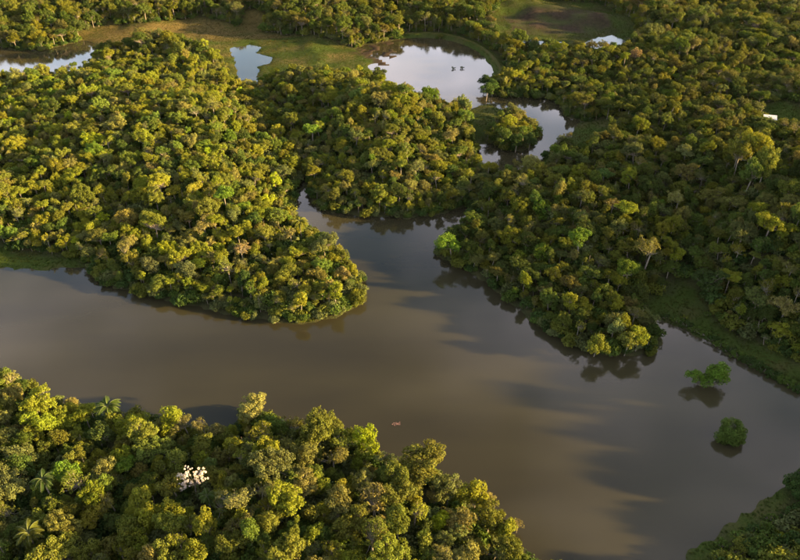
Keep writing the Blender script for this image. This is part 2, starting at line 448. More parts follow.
mud_reflect = np.maximum(mask(MUD_REFLECT, 3), np.maximum(mask(DARKPOOL, 4) * np.clip(.75 + .35 * wav(GX, GY, 26, 9), 0, 1), 0.5 * mask(MARSH_R, 5) * np.clip(.2 + wav(GX, GY, 30, 25), 0, 1)))
GZ = np.where(inside(MUD_REFLECT, GX, GY) & (wav(GX, GY, 14, 5) + 0.5 * wav(GX, GY, 5, 8) > -0.25), np.maximum(GZ, 0.07), GZ)
ny, nx = GX.shape
I = np.arange(ny * nx).reshape(ny, nx)
Q = np.stack([I[:-1, :-1], I[:-1, 1:], I[1:, 1:], I[1:, :-1]], -1).reshape(-1, 4)
me = mesh_np('ground', np.stack([GX, GY, GZ], -1).reshape(-1, 3), np.full(len(Q), 4), Q, [M_GROUND])
for nm, A in (('grass', g_m), ('reed', reed), ('mud_reflect', mud_reflect)):
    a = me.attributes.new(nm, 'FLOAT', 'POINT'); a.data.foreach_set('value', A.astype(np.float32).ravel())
me.polygons.foreach_set('use_smooth', np.ones(len(Q), bool))
link('ground', me, kind='structure')
me = mesh_np('water', [(-520, 40, 0), (520, 40, 0), (520, 860, 0), (-520, 860, 0)], [4], [0, 1, 2, 3], [M_WATER])
link('water', me, kind='structure')

# ------------------------------------------------------------------ tree models
TINT = {  # leaf colours
    'olive': (0.082, 0.092, 0.015), 'yellow-green': (0.108, 0.125, 0.012), 'dark green': (0.030, 0.052, 0.013), 'tan': (0.126, 0.116, 0.036),
    'grey-green': (0.076, 0.090, 0.032), 'bright green': (0.066, 0.115, 0.013), 'lime': (0.16, 0.20, 0.010), 'russet': (0.090, 0.082, 0.021),
    'mid-green': (0.052, 0.080, 0.015), 'pinkish': (0.17, 0.125, 0.06), 'golden': (0.120, 0.124, 0.012), 'blue-green': (0.054, 0.088, 0.022)}
PROTO = []       # dict(form, R, H, crown mesh, wood mesh)
BYFORM = {}
for form, spec in (('dome', [(3.0, 9.5), (3.2, 10), (2.9, 9), (3.3, 10.5), (4.2, 12), (4.4, 12.5), (4.0, 11.5), (4.5, 12)]), ('oval', [(2.3, 11), (2.6, 12), (2.4, 10)]), ('flat', [(4.4, 11.5), (4.8, 12.5), (4.2, 11)]),
                   ('open', [(3.4, 11), (3.2, 10), (4.6, 13), (4.2, 12)]), ('big', [(6.4, 14.5), (6.8, 15), (6.0, 14), (6.6, 14)]), ('shrub', [(2.1, 2.6), (2.4, 3.2), (1.8, 2.4)])):
    for k, (R_, H_) in enumerate(spec):
        c_, w_ = make_tree(100 + len(PROTO) * 7, R_, H_, form)
        PROTO.append(dict(form=form, R=R_, H=H_, cs=c_, ws=w_, crown=c_.mesh('crown', [M_LEAF]), wood=w_.mesh('trunk', [M_BARK_PALE if form in ('open', 'flat') else M_BARK])))
        BYFORM.setdefault(form, []).append(len(PROTO) - 1)
# whole-tree source meshes for the wood masses
MASS_SRC = []
for i, P in enumerate(PROTO):
    Qc, Qw = np.concatenate(P['cs'].Q), np.concatenate(P['ws'].Q) + P['cs'].n
    me = mesh_np('whole_tree', np.concatenate(P['cs'].V + P['ws'].V), np.full(len(Qc) + len(Qw), 4), np.concatenate([Qc, Qw]), [P['crown'].materials[0], P['wood'].materials[0]],
                 np.concatenate([np.zeros(len(Qc)), np.ones(len(Qw))]), np.concatenate(P['cs'].var + P['ws'].var))
    MASS_SRC.append(bpy.data.objects.new('tree_model', me))

# ------------------------------------------------------------------ where the trees stand
T = []       # x, y, proto, scale, tint name, notable?
def stand(px, py, form, R_, tint, zc=None, hs=1.0, k=None):
    R_ = R_ * 0.84
    """a tree whose crown centre shows at this pixel, standing on the ground below it"""
    pr = BYFORM[form]
    i = pr[k % len(pr)] if k is not None else min(pr, key=lambda j: abs(PROTO[j]['R'] - R_) + random.random() * .4)
    s = R_ / PROTO[i]['R']; Hh = PROTO[i]['H'] * s * hs
    z0 = 1.0
    for _ in range(4):
        x, y = ground(px, py, z0 + Hh * 0.72); z0 = float(height(np.array([x]), np.array([y]))[0])
    T.append([x, y, i, s, tint, True, hs])
NOTABLE = [
    (144, 434, 'big', 6.0, 'olive'), (170, 416, 'dome', 4.8, 'golden'), (176, 461, 'dome', 4.2, 'olive'), (203, 460, 'dome', 3.0, 'yellow-green'), (36, 421, 'dome', 5.0, 'yellow-green'),
    (14, 451, 'dome', 4.2, 'grey-green'), (64, 472, 'flat', 4.4, 'bright green'), (149, 512, 'dome', 4.2, 'golden'), (237, 496, 'open', 5.0, 'tan'), (234, 445, 'dome', 3.6, 'golden'),
    (254, 404, 'big', 6.0, 'tan'), (217, 430, 'dome', 2.8, 'tan'), (319, 428, 'big', 7.4, 'olive'), (362, 436, 'dome', 5.0, 'lime'), (333, 457, 'open', 4.6, 'russet'), (421, 464, 'big', 8.2, 'olive'),
    (475, 494, 'dome', 4.6, 'golden'), (486, 500, 'open', 3.0, 'tan'), (443, 522, 'dome', 3.2, 'lime'), (384, 458, 'open', 3.6, 'grey-green'), (373, 502, 'open', 5.0, 'tan'), (400, 494, 'big', 6.0, 'olive'),
    (509, 535, 'dome', 3.5, 'yellow-green'), (517, 524, 'open', 2.4, 'tan'), (285, 499, 'big', 6.0, 'golden'), (350, 522, 'big', 5.6, 'olive'), (118, 455, 'dome', 3.6, 'yellow-green'), (126, 468, 'flat', 3.6, 'bright green'),
    (452, 240, 'dome', 5.4, 'bright green'), (103, 214, 'dome', 3.8, 'lime'), (129, 213, 'dome', 3.2, 'yellow-green'), (203, 219, 'open', 6.0, 'tan'), (242, 249, 'open', 4.2, 'pinkish'), (224, 194, 'flat', 6.0, 'bright green'),
    (311, 131, 'flat', 6.2, 'bright green'), (455, 131, 'open', 6.0, 'tan'), (686, 152, 'flat', 5.2, 'grey-green'), (636, 53, 'dome', 5.0, 'pinkish'), (771, 221, 'big', 7.8, 'golden'), (679, 197, 'open', 6.0, 'tan'),
    (625, 211, 'flat', 6.0, 'yellow-green'), (581, 238, 'flat', 6.0, 'bright green'), (649, 246, 'open', 7.6, 'russet'), (679, 250, 'dome', 4.4, 'golden'), (659, 205, 'flat', 3.8, 'bright green'), (730, 278, 'flat', 4.8, 'golden'),
    (788, 301, 'open', 6.0, 'tan'), (713, 279, 'big', 6.6, 'dark green'), (784, 332, 'dome', 3.6, 'yellow-green'), (512, 121, 'dome', 5.4, 'golden'), (524, 130, 'dome', 5.0, 'mid-green'), (503, 133, 'dome', 5.4, 'mid-green'), (530, 138, 'dome', 4.4, 'dark green'), (516, 142, 'dome', 4.6, 'dark green'),
    (640, 333, 'dome', 4.4, 'golden'), (628, 340, 'dome', 3.6, 'olive'), (615, 326, 'dome', 4.2, 'grey-green'), (597, 340, 'dome', 4.4, 'olive'), (573, 300, 'dome', 4.2, 'golden'), (556, 270, 'dome', 4.2, 'golden'), (620, 302, 'flat', 4.0, 'golden'),
    (345, 268, 'dome', 4.0, 'tan'), (290, 232, 'open', 4.6, 'tan'), (300, 300, 'dome', 3.6, 'golden'), (335, 290, 'dome', 4.2, 'yellow-green'), (262, 205, 'open', 5.0, 'golden'), (240, 278, 'dome', 4.2, 'dark green'), (184, 268, 'dome', 4.6, 'grey-green'), (150, 262, 'dome', 4.6, 'grey-green'),
    (604, 175, 'flat', 4.4, 'blue-green'), (484, 78, 'dome', 4.6, 'dark green'), (487, 88, 'dome', 4.8, 'dark green'), (493, 84, 'dome', 4.6, 'dark green')]
for a in NOTABLE: stand(*a)
for a in ((755, 140, 'big', 8.4, 'golden'), (742, 150, 'big', 7.0, 'olive'), (768, 158, 'big', 7.4, 'olive'), (752, 170, 'big', 6.8, 'mid-green')): stand(*a, hs=1.45)
PALMS = [(106, 407, 5.4, 8.5, 'mid-green'), (44, 480, 4.0, 9.5, 'dark green'), (28, 533, 4.6, 8.5, 'olive'), (300, 222, 4.8, 10.0, 'golden'), (742, 142, 4.4, 15, 'mid-green'), (208, 497, 3.2, 7.0, 'mid-green')]
PALM_AT = []
for px, py, L, Hh, tint in PALMS:
    z0 = 1.0
    for _ in range(3):
        x, y = ground(px, py, z0 + Hh); z0 = float(height(np.array([x]), np.array([y]))[0])
    PALM_AT.append((x, y, z0, L, Hh, tint))
bx_, by_ = ground(195, 488, 9.0)
BLOSSOM_AT = (bx_, by_, float(height(np.array([bx_]), np.array([by_]))[0]) + 0.6)
hz_ = 0.0
for _ in range(5):
    hx_, hy_ = ground(770, 116, hz_ + 3.4); hz_ = float(height(np.array([hx_]), np.array([hy_]))[0])
KEEP_CLEAR = [(hx_, hy_, 10.0), (hx_ - 4.5, hy_ - 9, 10), (hx_ - 8.5, hy_ - 17, 9), (hx_ - 12, hy_ - 24, 7), (BLOSSOM_AT[0], BLOSSOM_AT[1], 4.4), (BLOSSOM_AT[0], BLOSSOM_AT[1] - 6, 3.6)] + [(q[0], q[1], 2.6) for q in PALM_AT] + [(q[0], q[1] - 5.5, 2.2) for q in PALM_AT]
kx, ky = ground(106, 425, 2.0); KEEP_CLEAR.append((kx, ky, 4.0))

cell = {}
def key(x, y): return (int(x // 8), int(y // 8))
def fits(x, y, r, f):
    kx, ky = key(x, y)
    for i in (-2, -1, 0, 1, 2):
        for j in (-2, -1, 0, 1, 2):
            for (a, b, q) in cell.get((kx + i, ky + j), ()):
                if (a - x) ** 2 + (b - y) ** 2 < (f * (q + r)) ** 2: return False
    return True
def put(x, y, r): cell.setdefault(key(x, y), []).append((x, y, r))
for t in T: put(t[0], t[1], PROTO[t[2]]['R'] * t[3] * 0.9)
for a in KEEP_CLEAR: put(*a)

def open_ground(X, Y):
    g = np.zeros(X.shape, bool)
    for pg in GRASSES + [MUD_REFLECT]: g |= sdf(pg, X, Y) < 1.5
    g |= dist_line(DIKE_LINE, X, Y, False) < 7
    return g
def in_view(X, Y, mx, my0, my1, mr=None):
    a, b, d = project(X, Y, 8 + 0 * X)
    return (d > 20) & (a > -mx) & (a < 800 + (mr or mx)) & (b > -my0) & (b < 560 + my1)

PAL = {   # region: weighted leaf colours
    'near': [('olive', 6), ('golden', 3.2), ('yellow-green', 2.6), ('mid-green', 3), ('dark green', 2.2), ('tan', 1.6), ('grey-green', 1.6), ('bright green', .7), ('russet', .9)],
    'left': [('olive', 5), ('golden', 3.6), ('yellow-green', 3.0), ('mid-green', 2.6), ('dark green', 1.6), ('tan', 2.8), ('grey-green', 1.4), ('bright green', .6), ('russet', .9), ('lime', .35)],
    'mid':  [('olive', 5), ('golden', 2.5), ('yellow-green', 2.0), ('mid-green', 3), ('dark green', 2), ('tan', 2.4), ('grey-green', 1.6), ('bright green', .8), ('russet', .6), ('blue-green', .4)],
    'right': [('olive', 4), ('golden', 1.6), ('yellow-green', 1.2), ('mid-green', 4), ('dark green', 4), ('tan', 1.3), ('grey-green', 2.0), ('bright green', .6), ('russet', .6), ('blue-green', .5)],
    'far':  [('olive', 5), ('golden', 1.8), ('mid-green', 4), ('dark green', 4), ('tan', 1.4), ('grey-green', 1.2), ('russet', .5)]}
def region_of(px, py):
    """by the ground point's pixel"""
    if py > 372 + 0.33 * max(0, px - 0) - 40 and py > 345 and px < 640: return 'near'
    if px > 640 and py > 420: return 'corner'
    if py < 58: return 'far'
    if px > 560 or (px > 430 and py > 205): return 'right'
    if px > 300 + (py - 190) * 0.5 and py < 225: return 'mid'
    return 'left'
cand = []
NC = 170000
X = rng.uniform(-470, 600, NC); Y = rng.uniform(70, 790, NC)
ok = in_view(X, Y, 60, 40, 110, 330)
X, Y = X[ok], Y[ok]
D = water_sdf(X, Y); OG = open_ground(X, Y)
ok = (D > 2.2) & ~OG
X, Y, D = X[ok], Y[ok], D[ok]
Z = height(X, Y, D)
PX, PY, _ = project(X, Y, Z)
u = rng.uniform(0, 1, len(X)); clump = wav(X, Y, 40, 30); clump2 = wav(X, Y, 26, 17)
size_class = np.where(u < 0.035, 0, np.where(u < 0.24, 1, 2))
order = np.argsort(size_class * 10 + rng.uniform(0, 1, len(X)), kind='stable')
for i in order:
    sc_ = size_class[i]
    form = random.choices(*((['big'], [1]), (['dome', 'flat', 'open', 'oval'], [5, 2.0, 2.8, .8]), (['dome', 'oval', 'open', 'flat'], [6, 2.6, 2.4, .8]))[sc_])[0]
    pr = BYFORM[form]
    if form == 'dome': pr = pr[4:] if sc_ == 1 else pr[:4]
    if form == 'open': pr = pr[2:] if sc_ == 1 else pr[:2]
    j = random.choice(pr)
    reg = region_of(PX[i], PY[i])
    if reg == 'corner' and PX[i] < 850: continue
    s = random.uniform(0.58, 0.92) if reg == 'near' else random.uniform(0.72, 1.08) if reg == 'far' else random.uniform(0.5, 0.84)
    if D[i] < 6: s *= 0.85
    R_ = PROTO[j]['R'] * s
    if not fits(X[i], Y[i], R_, (0.66, 0.60, 0.55)[sc_]): continue
    put(X[i], Y[i], R_)
    names, wts = zip(*PAL.get(reg, PAL['right']))
    wts = [w * math.exp(clump[i] * (0.55 if nm in ('golden', 'yellow-green', 'lime') else -0.3) + clump2[i] * (0.8 if nm in ('tan', 'russet', 'grey-green') else -.2)) for nm, w in zip(names, wts)]
    if form == 'open': tint = random.choices(['tan', 'grey-green', 'olive', 'russet', 'golden'], [2.4, 2, 2.5, .8, 2])[0]
    else: tint = random.choices(names, wts)[0]
    T.append([X[i], Y[i], j, s, tint, False, random.uniform(0.82, 1.32)])
print('trees', len(T))
TX = np.array([t[0] for t in T]); TY = np.array([t[1] for t in T]); TZ = height(TX, TY)
TR = np.array([PROTO[t[2]]['R'] * t[3] for t in T]); TH = np.array([PROTO[t[2]]['H'] * t[3] * t[6] for t in T])
TROT = rng.uniform(0, 6.283, len(T))
TREG = [region_of(*[float(v) for v in project(TX[i], TY[i], TZ[i])[:2]]) for i in range(len(T))]
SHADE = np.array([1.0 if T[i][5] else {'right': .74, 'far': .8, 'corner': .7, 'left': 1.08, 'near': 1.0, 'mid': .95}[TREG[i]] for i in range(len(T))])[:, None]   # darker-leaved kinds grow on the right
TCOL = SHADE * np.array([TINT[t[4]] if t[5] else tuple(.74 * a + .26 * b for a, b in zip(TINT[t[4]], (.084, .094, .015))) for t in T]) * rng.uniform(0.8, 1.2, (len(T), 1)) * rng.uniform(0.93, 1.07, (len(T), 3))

# how much of each crown the photograph shows (a small depth buffer of crowns)
BW, BH = 800, 560
cpx, cpy, cdep = project(TX, TY, TZ + TH * 0.72)
buf = np.full((BH, BW), -1, np.int32)
for i in np.argsort(-cdep):
    r = TR[i] * F_PX / cdep[i] * 0.95; x, y = cpx[i], cpy[i]
    x0, x1, y0, y1 = max(0, int(x - r)), min(BW, int(x + r) + 2), max(0, int(y - r)), min(BH, int(y + r) + 2)
    if x0 >= x1 or y0 >= y1: continue
    yy, xx = np.ogrid[y0:y1, x0:x1]
    buf[y0:y1, x0:x1][((xx - x) ** 2 + ((yy - y) / 0.85) ** 2) < r * r] = i
seen = np.bincount(buf[buf >= 0], minlength=len(T))
rank = np.argsort(-seen)
NOTE = [i for i in range(len(T)) if T[i][5] and seen[i] > 20]
SINGLE = list(NOTE)
for i in rank:
    if len(SINGLE) >= 420: break
    if not T[i][5] and seen[i] > 20: SINGLE.append(int(i))
FORM_WORD = {'dome': 'round-crowned', 'oval': 'tall narrow', 'flat': 'flat-topped', 'open': 'loose open', 'big': 'broad spreading'}
LANDMARK = [('the white-flowering tree', 193, 480), ('the big waterside palm', 106, 408), ('the bare-trunked palm', 44, 480), ('the olive corner palm', 28, 533), ('the lime-green waterside tree', 362, 437),
            ('the bright green shoreline tree', 452, 240), ('the lone lime round tree', 103, 214), ('the creek mouth', 303, 200), ('the left peninsula tip', 362, 298), ('the right peninsula tip', 656, 345),
            ('the round bush in water', 730, 428), ('the forked bush in water', 708, 373), ('the tallest tree', 755, 142), ('the white-roofed house', 770, 114), ('the grassy bank top', 690, 288),
            ('the weedy shore corner', 82, 264), ('the pond island clump', 515, 130), ('the round lake', 450, 68), ('the middle of the bottom edge', 400, 556), ('the bottom left corner', 0, 556), ('the near bank tip', 520, 540), ('the pale tree at the waterside', 254, 404), ('the middle of the left edge', 0, 230),
            ('the left pond', 250, 60), ('the bright green flat tree', 224, 194), ('the meadow corner', 645, 310), ('the inlet bank', 390, 216), ('the large spreading waterside tree', 421, 462)]
ORD = ['nearest', 'second nearest', 'third nearest', 'fourth nearest', 'fifth nearest', 'sixth nearest', 'seventh nearest', 'eighth nearest']
DIRW = ['to the right of', 'above and right of', 'above', 'above and left of', 'to the left of', 'below and left of', 'below', 'below and right of']
_s = set(SINGLE); vis = np.array([i for i in range(len(T)) if seen[i] > 14 or i in _s])
cls = np.array([T[i][4] + '|' + PROTO[T[i][2]]['form'] for i in vis])
best = {}
for nm, lx, ly in LANDMARK:
    dx, dy = cpx[vis] - lx, ly - cpy[vis]
    dd = np.hypot(dx, dy); oc = np.round(np.arctan2(dy, dx) / (math.pi / 4)).astype(int) % 8
    o_ = np.argsort(dd); cnt = {}
    for q in o_:
        kk = (cls[q], oc[q]); r_ = cnt.get(kk, 0); cnt[kk] = r_ + 1
        if dd[q] < 6: continue
        cost = r_ * 45 + dd[q]
        if r_ < len(ORD) and cost < best.get(vis[q], (1e9,))[0]: best[vis[q]] = (cost, nm, oc[q], r_)
SINGLE = sorted([i for i in SINGLE if i in best], key=lambda q: -seen[q])[:300]
MASS = np.ones(len(T), bool); MASS[SINGLE] = False
print('singles', len(SINGLE), 'smallest shows', min(seen[SINGLE]), 'px; visible kinds', int((seen > 12).sum()))

# ------------------------------------------------------------------ scattered masses (what nobody could count)
def scatter(name, pos, idx, rot, scl, tint, sources, **props):
    me = bpy.data.meshes.new(name)
    me.vertices.add(len(pos)); me.vertices.foreach_set('co', np.asarray(pos, np.float32).ravel())
    for nm, ty, A, f in (('model', 'INT', idx, 'value'), ('turn', 'FLOAT_VECTOR', rot, 'vector'), ('size', 'FLOAT_VECTOR', scl, 'vector'), ('tint', 'FLOAT_VECTOR', tint, 'vector')):
        a = me.attributes.new(nm, ty, 'POINT'); a.data.foreach_set(f, np.asarray(A, np.int32 if ty == 'INT' else np.float32).ravel())
    o = link(name, me, **props)
    ng = bpy.data.node_groups.new(name + '_scatter', 'GeometryNodeTree')
    ng.interface.new_socket('Geometry', in_out='INPUT', socket_type='NodeSocketGeometry'); ng.interface.new_socket('Geometry', in_out='OUTPUT', socket_type='NodeSocketGeometry')
    N, L = ng.nodes, ng.links
    gi, go = N.new('NodeGroupInput'), N.new('NodeGroupOutput'); jn = N.new('GeometryNodeJoinGeometry')
    def named(nm, ty):
        a = N.new('GeometryNodeInputNamedAttribute'); a.data_type = ty; a.inputs['Name'].default_value = nm; return a.outputs['Attribute']
    ai, ar, as_ = named('model', 'INT'), named('turn', 'FLOAT_VECTOR'), named('size', 'FLOAT_VECTOR')
    er = N.new('FunctionNodeEulerToRotation'); L.new(ar, er.inputs[0])
    for k, src in enumerate(sources):
        oi = N.new('GeometryNodeObjectInfo'); oi.inputs['Object'].default_value = src
        eq = N.new('FunctionNodeCompare'); eq.data_type = 'INT'; eq.operation = 'EQUAL'
        L.new(ai, eq.inputs[2]); eq.inputs[3].default_value = k
        g2 = N.new('GeometryNodeGeometryToInstance'); L.new(oi.outputs['Geometry'], g2.inputs[0])
        ip = N.new('GeometryNodeInstanceOnPoints')
        L.new(gi.outputs[0], ip.inputs['Points']); L.new(eq.outputs[0], ip.inputs['Selection']); L.new(oi.outputs['Geometry'], ip.inputs['Instance'])
        L.new(er.outputs[0], ip.inputs['Rotation']); L.new(as_, ip.inputs['Scale'])
        N.remove(g2)
        L.new(ip.outputs[0], jn.inputs[0])
    L.new(jn.outputs[0], go.inputs[0])
    md = o.modifiers.new('scatter', 'NODES'); md.node_group = ng
    return o
S_ = np.array([t[3] for t in T]); HS = np.array([t[6] for t in T]); PI_ = np.array([t[2] for t in T])
ANI = rng.uniform(.84, 1.16, len(T)); scl = np.stack([S_ * ANI, S_ / ANI, S_ * HS], 1)
TILT = rng.normal(0, .07, (len(T), 2))
rot = np.stack([TILT[:, 0], TILT[:, 1], TROT], 1)
pos = np.stack([TX, TY, TZ - 0.1], 1)
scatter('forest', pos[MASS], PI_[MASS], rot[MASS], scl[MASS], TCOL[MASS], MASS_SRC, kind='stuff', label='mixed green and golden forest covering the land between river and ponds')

# undergrowth between the trunks and along every wooded shore
NU = 110000
UX = rng.uniform(-440, 440, NU); UY = rng.uniform(75, 760, NU)
ok = in_view(UX, UY, 30, 10, 40); UX, UY = UX[ok], UY[ok]
UD = water_sdf(UX, UY); ok = (UD > 0.3) & ~open_ground(UX, UY); UX, UY, UD = UX[ok], UY[ok], UD[ok]
ok = (UD < 6) | (rng.uniform(0, 1, len(UX)) < 0.5); UX, UY, UD = UX[ok], UY[ok], UD[ok]
UZ = height(UX, UY, UD)
k = len(UX); us = np.where(UD < 6, rng.uniform(0.6, 1.35, k), rng.uniform(0.8, 1.7, k))
ut = np.array([TINT[q] for q in ('mid-green', 'dark green', 'olive', 'grey-green')])[rng.integers(0, 4, k)] * rng.uniform(.7, 1.15, (k, 1))
scatter('undergrowth', np.stack([UX, UY, UZ - .1], 1), rng.integers(0, 3, k), np.stack([0 * us, 0 * us, rng.uniform(0, 6.28, k)], 1), np.stack([us, us, us * rng.uniform(.7, 1.3, k)], 1), ut,
        [MASS_SRC[j] for j in BYFORM['shrub']], kind='stuff', label='dense green undergrowth along the wooded shores')
print('undergrowth', k)

# tussocks of grass and reed on the open ground
def tussock(seed):
    R = np.random.default_rng(seed); s = Shape(); k = 46
    a = R.uniform(0, 6.28, k); r = R.uniform(0, .7, k) ** .7; h = R.uniform(.25, .75, k); lean = R.uniform(.1, .6, k)
    B = np.stack([r * np.cos(a), r * np.sin(a), 0 * a - .05], 1); Tp = B + np.stack([np.cos(a) * lean, np.sin(a) * lean, h], 1); w = np.stack([-np.sin(a), np.cos(a), 0 * a], 1) * .07
    s.quads(np.stack([B - w, B + w, Tp + w * .4, Tp - w * .4], 1), R.uniform(.2, .8, k)); return bpy.data.objects.new('tussock_model', s.mesh('tussock', [M_LEAF]))
NG = 520000
X = rng.uniform(-400, 400, NG); Y = rng.uniform(80, 740, NG)
ok = in_view(X, Y, 20, 5, 30); X, Y = X[ok], Y[ok]
ing = np.zeros(X.shape, bool)
for pg in GRASSES: ing |= sdf(pg, X, Y) < 2
ing |= (dist_line(DIKE_LINE, X, Y, False) < 6) & (dist_line(DIKE_LINE, X, Y, False) > 1.4)
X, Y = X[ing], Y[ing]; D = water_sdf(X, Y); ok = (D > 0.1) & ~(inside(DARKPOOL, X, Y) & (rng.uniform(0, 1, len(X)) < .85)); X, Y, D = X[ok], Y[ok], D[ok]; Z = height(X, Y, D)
k = len(X); px_, py_, _ = project(X, Y, Z)
dry = np.clip(.12 + .4 * wav(X, Y, 26, 15) + np.where((py_ < 42) & (px_ < 300), .6, 0), 0, 1)[:, None]
tc = (np.array((0.036, 0.056, 0.009)) * (1 - dry) + np.array((0.062, 0.050, 0.016)) * dry) * rng.uniform(.75, 1.2, (k, 1)); ts = rng.uniform(.2, .48, k)
scatter('grass', np.stack([X, Y, Z], 1), rng.integers(0, 3, k), np.stack([0 * ts, 0 * ts, rng.uniform(0, 6.28, k)], 1), np.stack([ts, ts, ts], 1), tc, [tussock(q) for q in (1, 2, 3)],
        kind='stuff', label='rough tussock grass on the meadow banks and marsh')
print('tussocks', k)

# ------------------------------------------------------------------ single trees
for i in sorted(SINGLE, key=lambda q: -seen[q]):
    t = T[i]; P = PROTO[t[2]]
    root = link('broadleaf_tree', None)
    root.location = (TX[i], TY[i], TZ[i] - 0.1); root.rotation_euler = (TILT[i, 0], TILT[i, 1], TROT[i]); root.scale = tuple(scl[i])
    root.empty_display_size = 1
    b_ = best[i]
    root['label'] = f"{ORD[b_[3]]} {t[4]} {FORM_WORD[P['form']]} tree {DIRW[b_[2]]} {b_[1]}"
    root['category'] = 'tree'; root['group'] = 'broad-leaved trees of the river forest'
    link('trunk', P['wood'], root)
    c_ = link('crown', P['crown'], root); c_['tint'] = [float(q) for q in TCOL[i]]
special = {'362,437': 'lime-green round-crowned tree at the waterline of the near wooded bank', '452,240': 'bright green spreading tree leaning over the water at the right peninsula corner',
           '103,214': 'lone lime yellow round-crowned tree rising above the dark left peninsula wood', '755,140': 'tallest golden broad-crowned tree in the right-hand wood'}
roots = [o for o in COL.objects if o.name.startswith('broadleaf_tree')]
for kxy, lab in special.items():
    a, b = map(float, kxy.split(','))
    o = min(roots, key=lambda q: (lambda v: (v[0] - a) ** 2 + (v[1] - b) ** 2)(project(q.location.x, q.location.y, q.location.z + 9 * q.scale.z)[:2]))
    o['label'] = lab

# ------------------------------------------------------------------ palms
FRONDS = []
for q in range(5):
    a, b = make_frond(5.0, 40 + q); FRONDS.append((a.mesh('frond', [M_LEAF]), b.mesh('frond_stem', [M_FROND_STEM])))
PALM_LABEL = ['big palm with drooping fronds at the near bank waterline', 'slim palm with a bare pale trunk in the near wood, close to the left edge', 'olive palm at the bottom left corner of the near wood',
    'golden palm beside the creek mouth on the left peninsula', 'tall dark palm beside the tallest tree in the right-hand wood',
    'small green palm below the white-flowering tree']
for (x, y, z0, L, Hh, tint), lab in zip(PALM_AT, PALM_LABEL):
    root = link('palm_tree', None); root.location = (x, y, z0 - .1); root['label'] = lab; root['category'] = 'palm'; root['group'] = 'palms standing in the forest'
    sh = Shape(); bend = random.uniform(-.5, .5)
    sh.tube([(0, 0, -1), (0, 0, .4), (bend * .5, 0, Hh * .5), (bend, 0, Hh)], [.3, .24, .18, .16], 8)
    link('trunk', sh.mesh('trunk', [M_BARK_PALE]), root)
    nf = 17; tc = np.array(TINT[tint])
    for q in range(nf):
        fm, sm = FRONDS[q % 5]
        f = link('frond', fm, root); f.location = (bend, 0, Hh); lift = (-0.55, -0.15, 0.35)[q % 3]
        f.rotation_euler = (0, lift + random.uniform(-.12, .12), q * 2.39996 + random.uniform(-.2, .2)); sc_ = L / 5 * random.uniform(.85, 1.1); f.scale = (sc_,) * 3
        f['tint'] = [float(w) for w in tc * random.uniform(.5, .8)]
        link('stem', sm, f)

# ------------------------------------------------------------------ white-flowering tree
R = np.random.default_rng(5)
root = link('flowering_tree', None); root.location = BLOSSOM_AT; root.scale = (.82, .82, 1.0)
root['label'] = 'tree covered in clusters of white blossom in the near wood'; root['category'] = 'tree'
wd = Shape(); wd.tube([(0, 0, -1), (0, 0, 3), (0.2, 0, 5.5)], [.26, .2, .15], 7)
spots = [(-4.2, .4, 8.0), (-3.2, -.6, 7.0), (-2.2, .8, 8.6), (-1.3, -.4, 9.6), (-1.2, 1.0, 10.8), (-2.6, -1.6, 6.4), (-.8, -1.4, 7.6), (1.2, .6, 9.6), (2.2, -.6, 8.6), (1.6, -1.0, 7.6), (3.8, .3, 9.2), (4.3, -.8, 8.4), (-3.8, -1.2, 6.0), (2.9, .9, 9.4)]
for q in spots:
    q = np.array(q); wd.tube([(0.2, 0, 5.2), q * .55 + np.array((0, 0, 2.4)), q], [.1, .06, .03], 4)
    for _ in range(7):
        cc = q * (.92, .92, 1) + R.normal(0, .62, 3) * (1, 1, .75); k = 46; d = rand_dirs(k, R, -.6); s = Shape()
        s.quads(leaves(cc + d * R.uniform(.2, .5) * R.uniform(.5, 1.05, (k, 1)), d + R.normal(0, .5, (k, 3)), .11, R, .8), R.uniform(.3, .8, k))
        link('blossom_cluster', s.mesh('blossom_cluster', [M_BLOSSOM]), root)
link('trunk', wd.mesh('trunk', [M_BARK_PALE]), root)

# ------------------------------------------------------------------ bushes standing in the river and along the meadow bank
def bush(px, py, lobes, label, tint, name='water_bush', group=None, base=-0.8, seed=1, cat='bush', ls=.2):
    R = np.random.default_rng(seed); x, y = ground(px, py)
    root = link(name, None); root.location = (x, y, max(0.0, float(height(np.array([x]), np.array([y]))[0])) - 0.05); root['label'] = label; root['category'] = cat
    if group: root['group'] = group
    cr, wd = Shape(), Shape()
    for (a, b, c, r) in lobes:
        cc0 = np.array((a, b, c))
        for _ in range(max(5, int(7 * r))):
            d0 = rand_dirs(1, R, -.7)[0]; rr = r * R.uniform(.26, .45); cc = cc0 + d0 * (r - rr * .6) * (1, 1, .85)
            cc[2] = max(cc[2], rr * .35)
            k = int(13 * 4 * math.pi * rr * rr * .8); d = rand_dirs(k, R, -.7)
            C = cc + d * rr * (1 - .35 * R.uniform(0, 1, (k, 1)) ** 2); C[:, 2] = np.maximum(C[:, 2], .05)
            cr.quads(leaves(C, d + R.normal(0, .55, (k, 3)) + (0, 0, .2), ls, R), np.clip(.5 + R.normal(0, .14) + R.normal(0, .15, k), 0, 1))
            if R.uniform() < .35: wd.tube([(a * .2, b * .2, base), (a * .5 + cc[0] * .2, b * .5 + cc[1] * .2, cc[2] * .5), tuple(cc)], [.12, .08, .03], 5)
    wd.tube([(0, 0, base), (lobes[0][0] * .4, lobes[0][1] * .4, lobes[0][2] * .6), lobes[0][:3]], [.2, .14, .06], 6)
    link('stem', wd.mesh('stem', [M_BARK]), root)
    c_ = link('crown', cr.mesh('crown', [M_LEAF]), root); c_['tint'] = [float(q) for q in TINT[tint]]
    return root
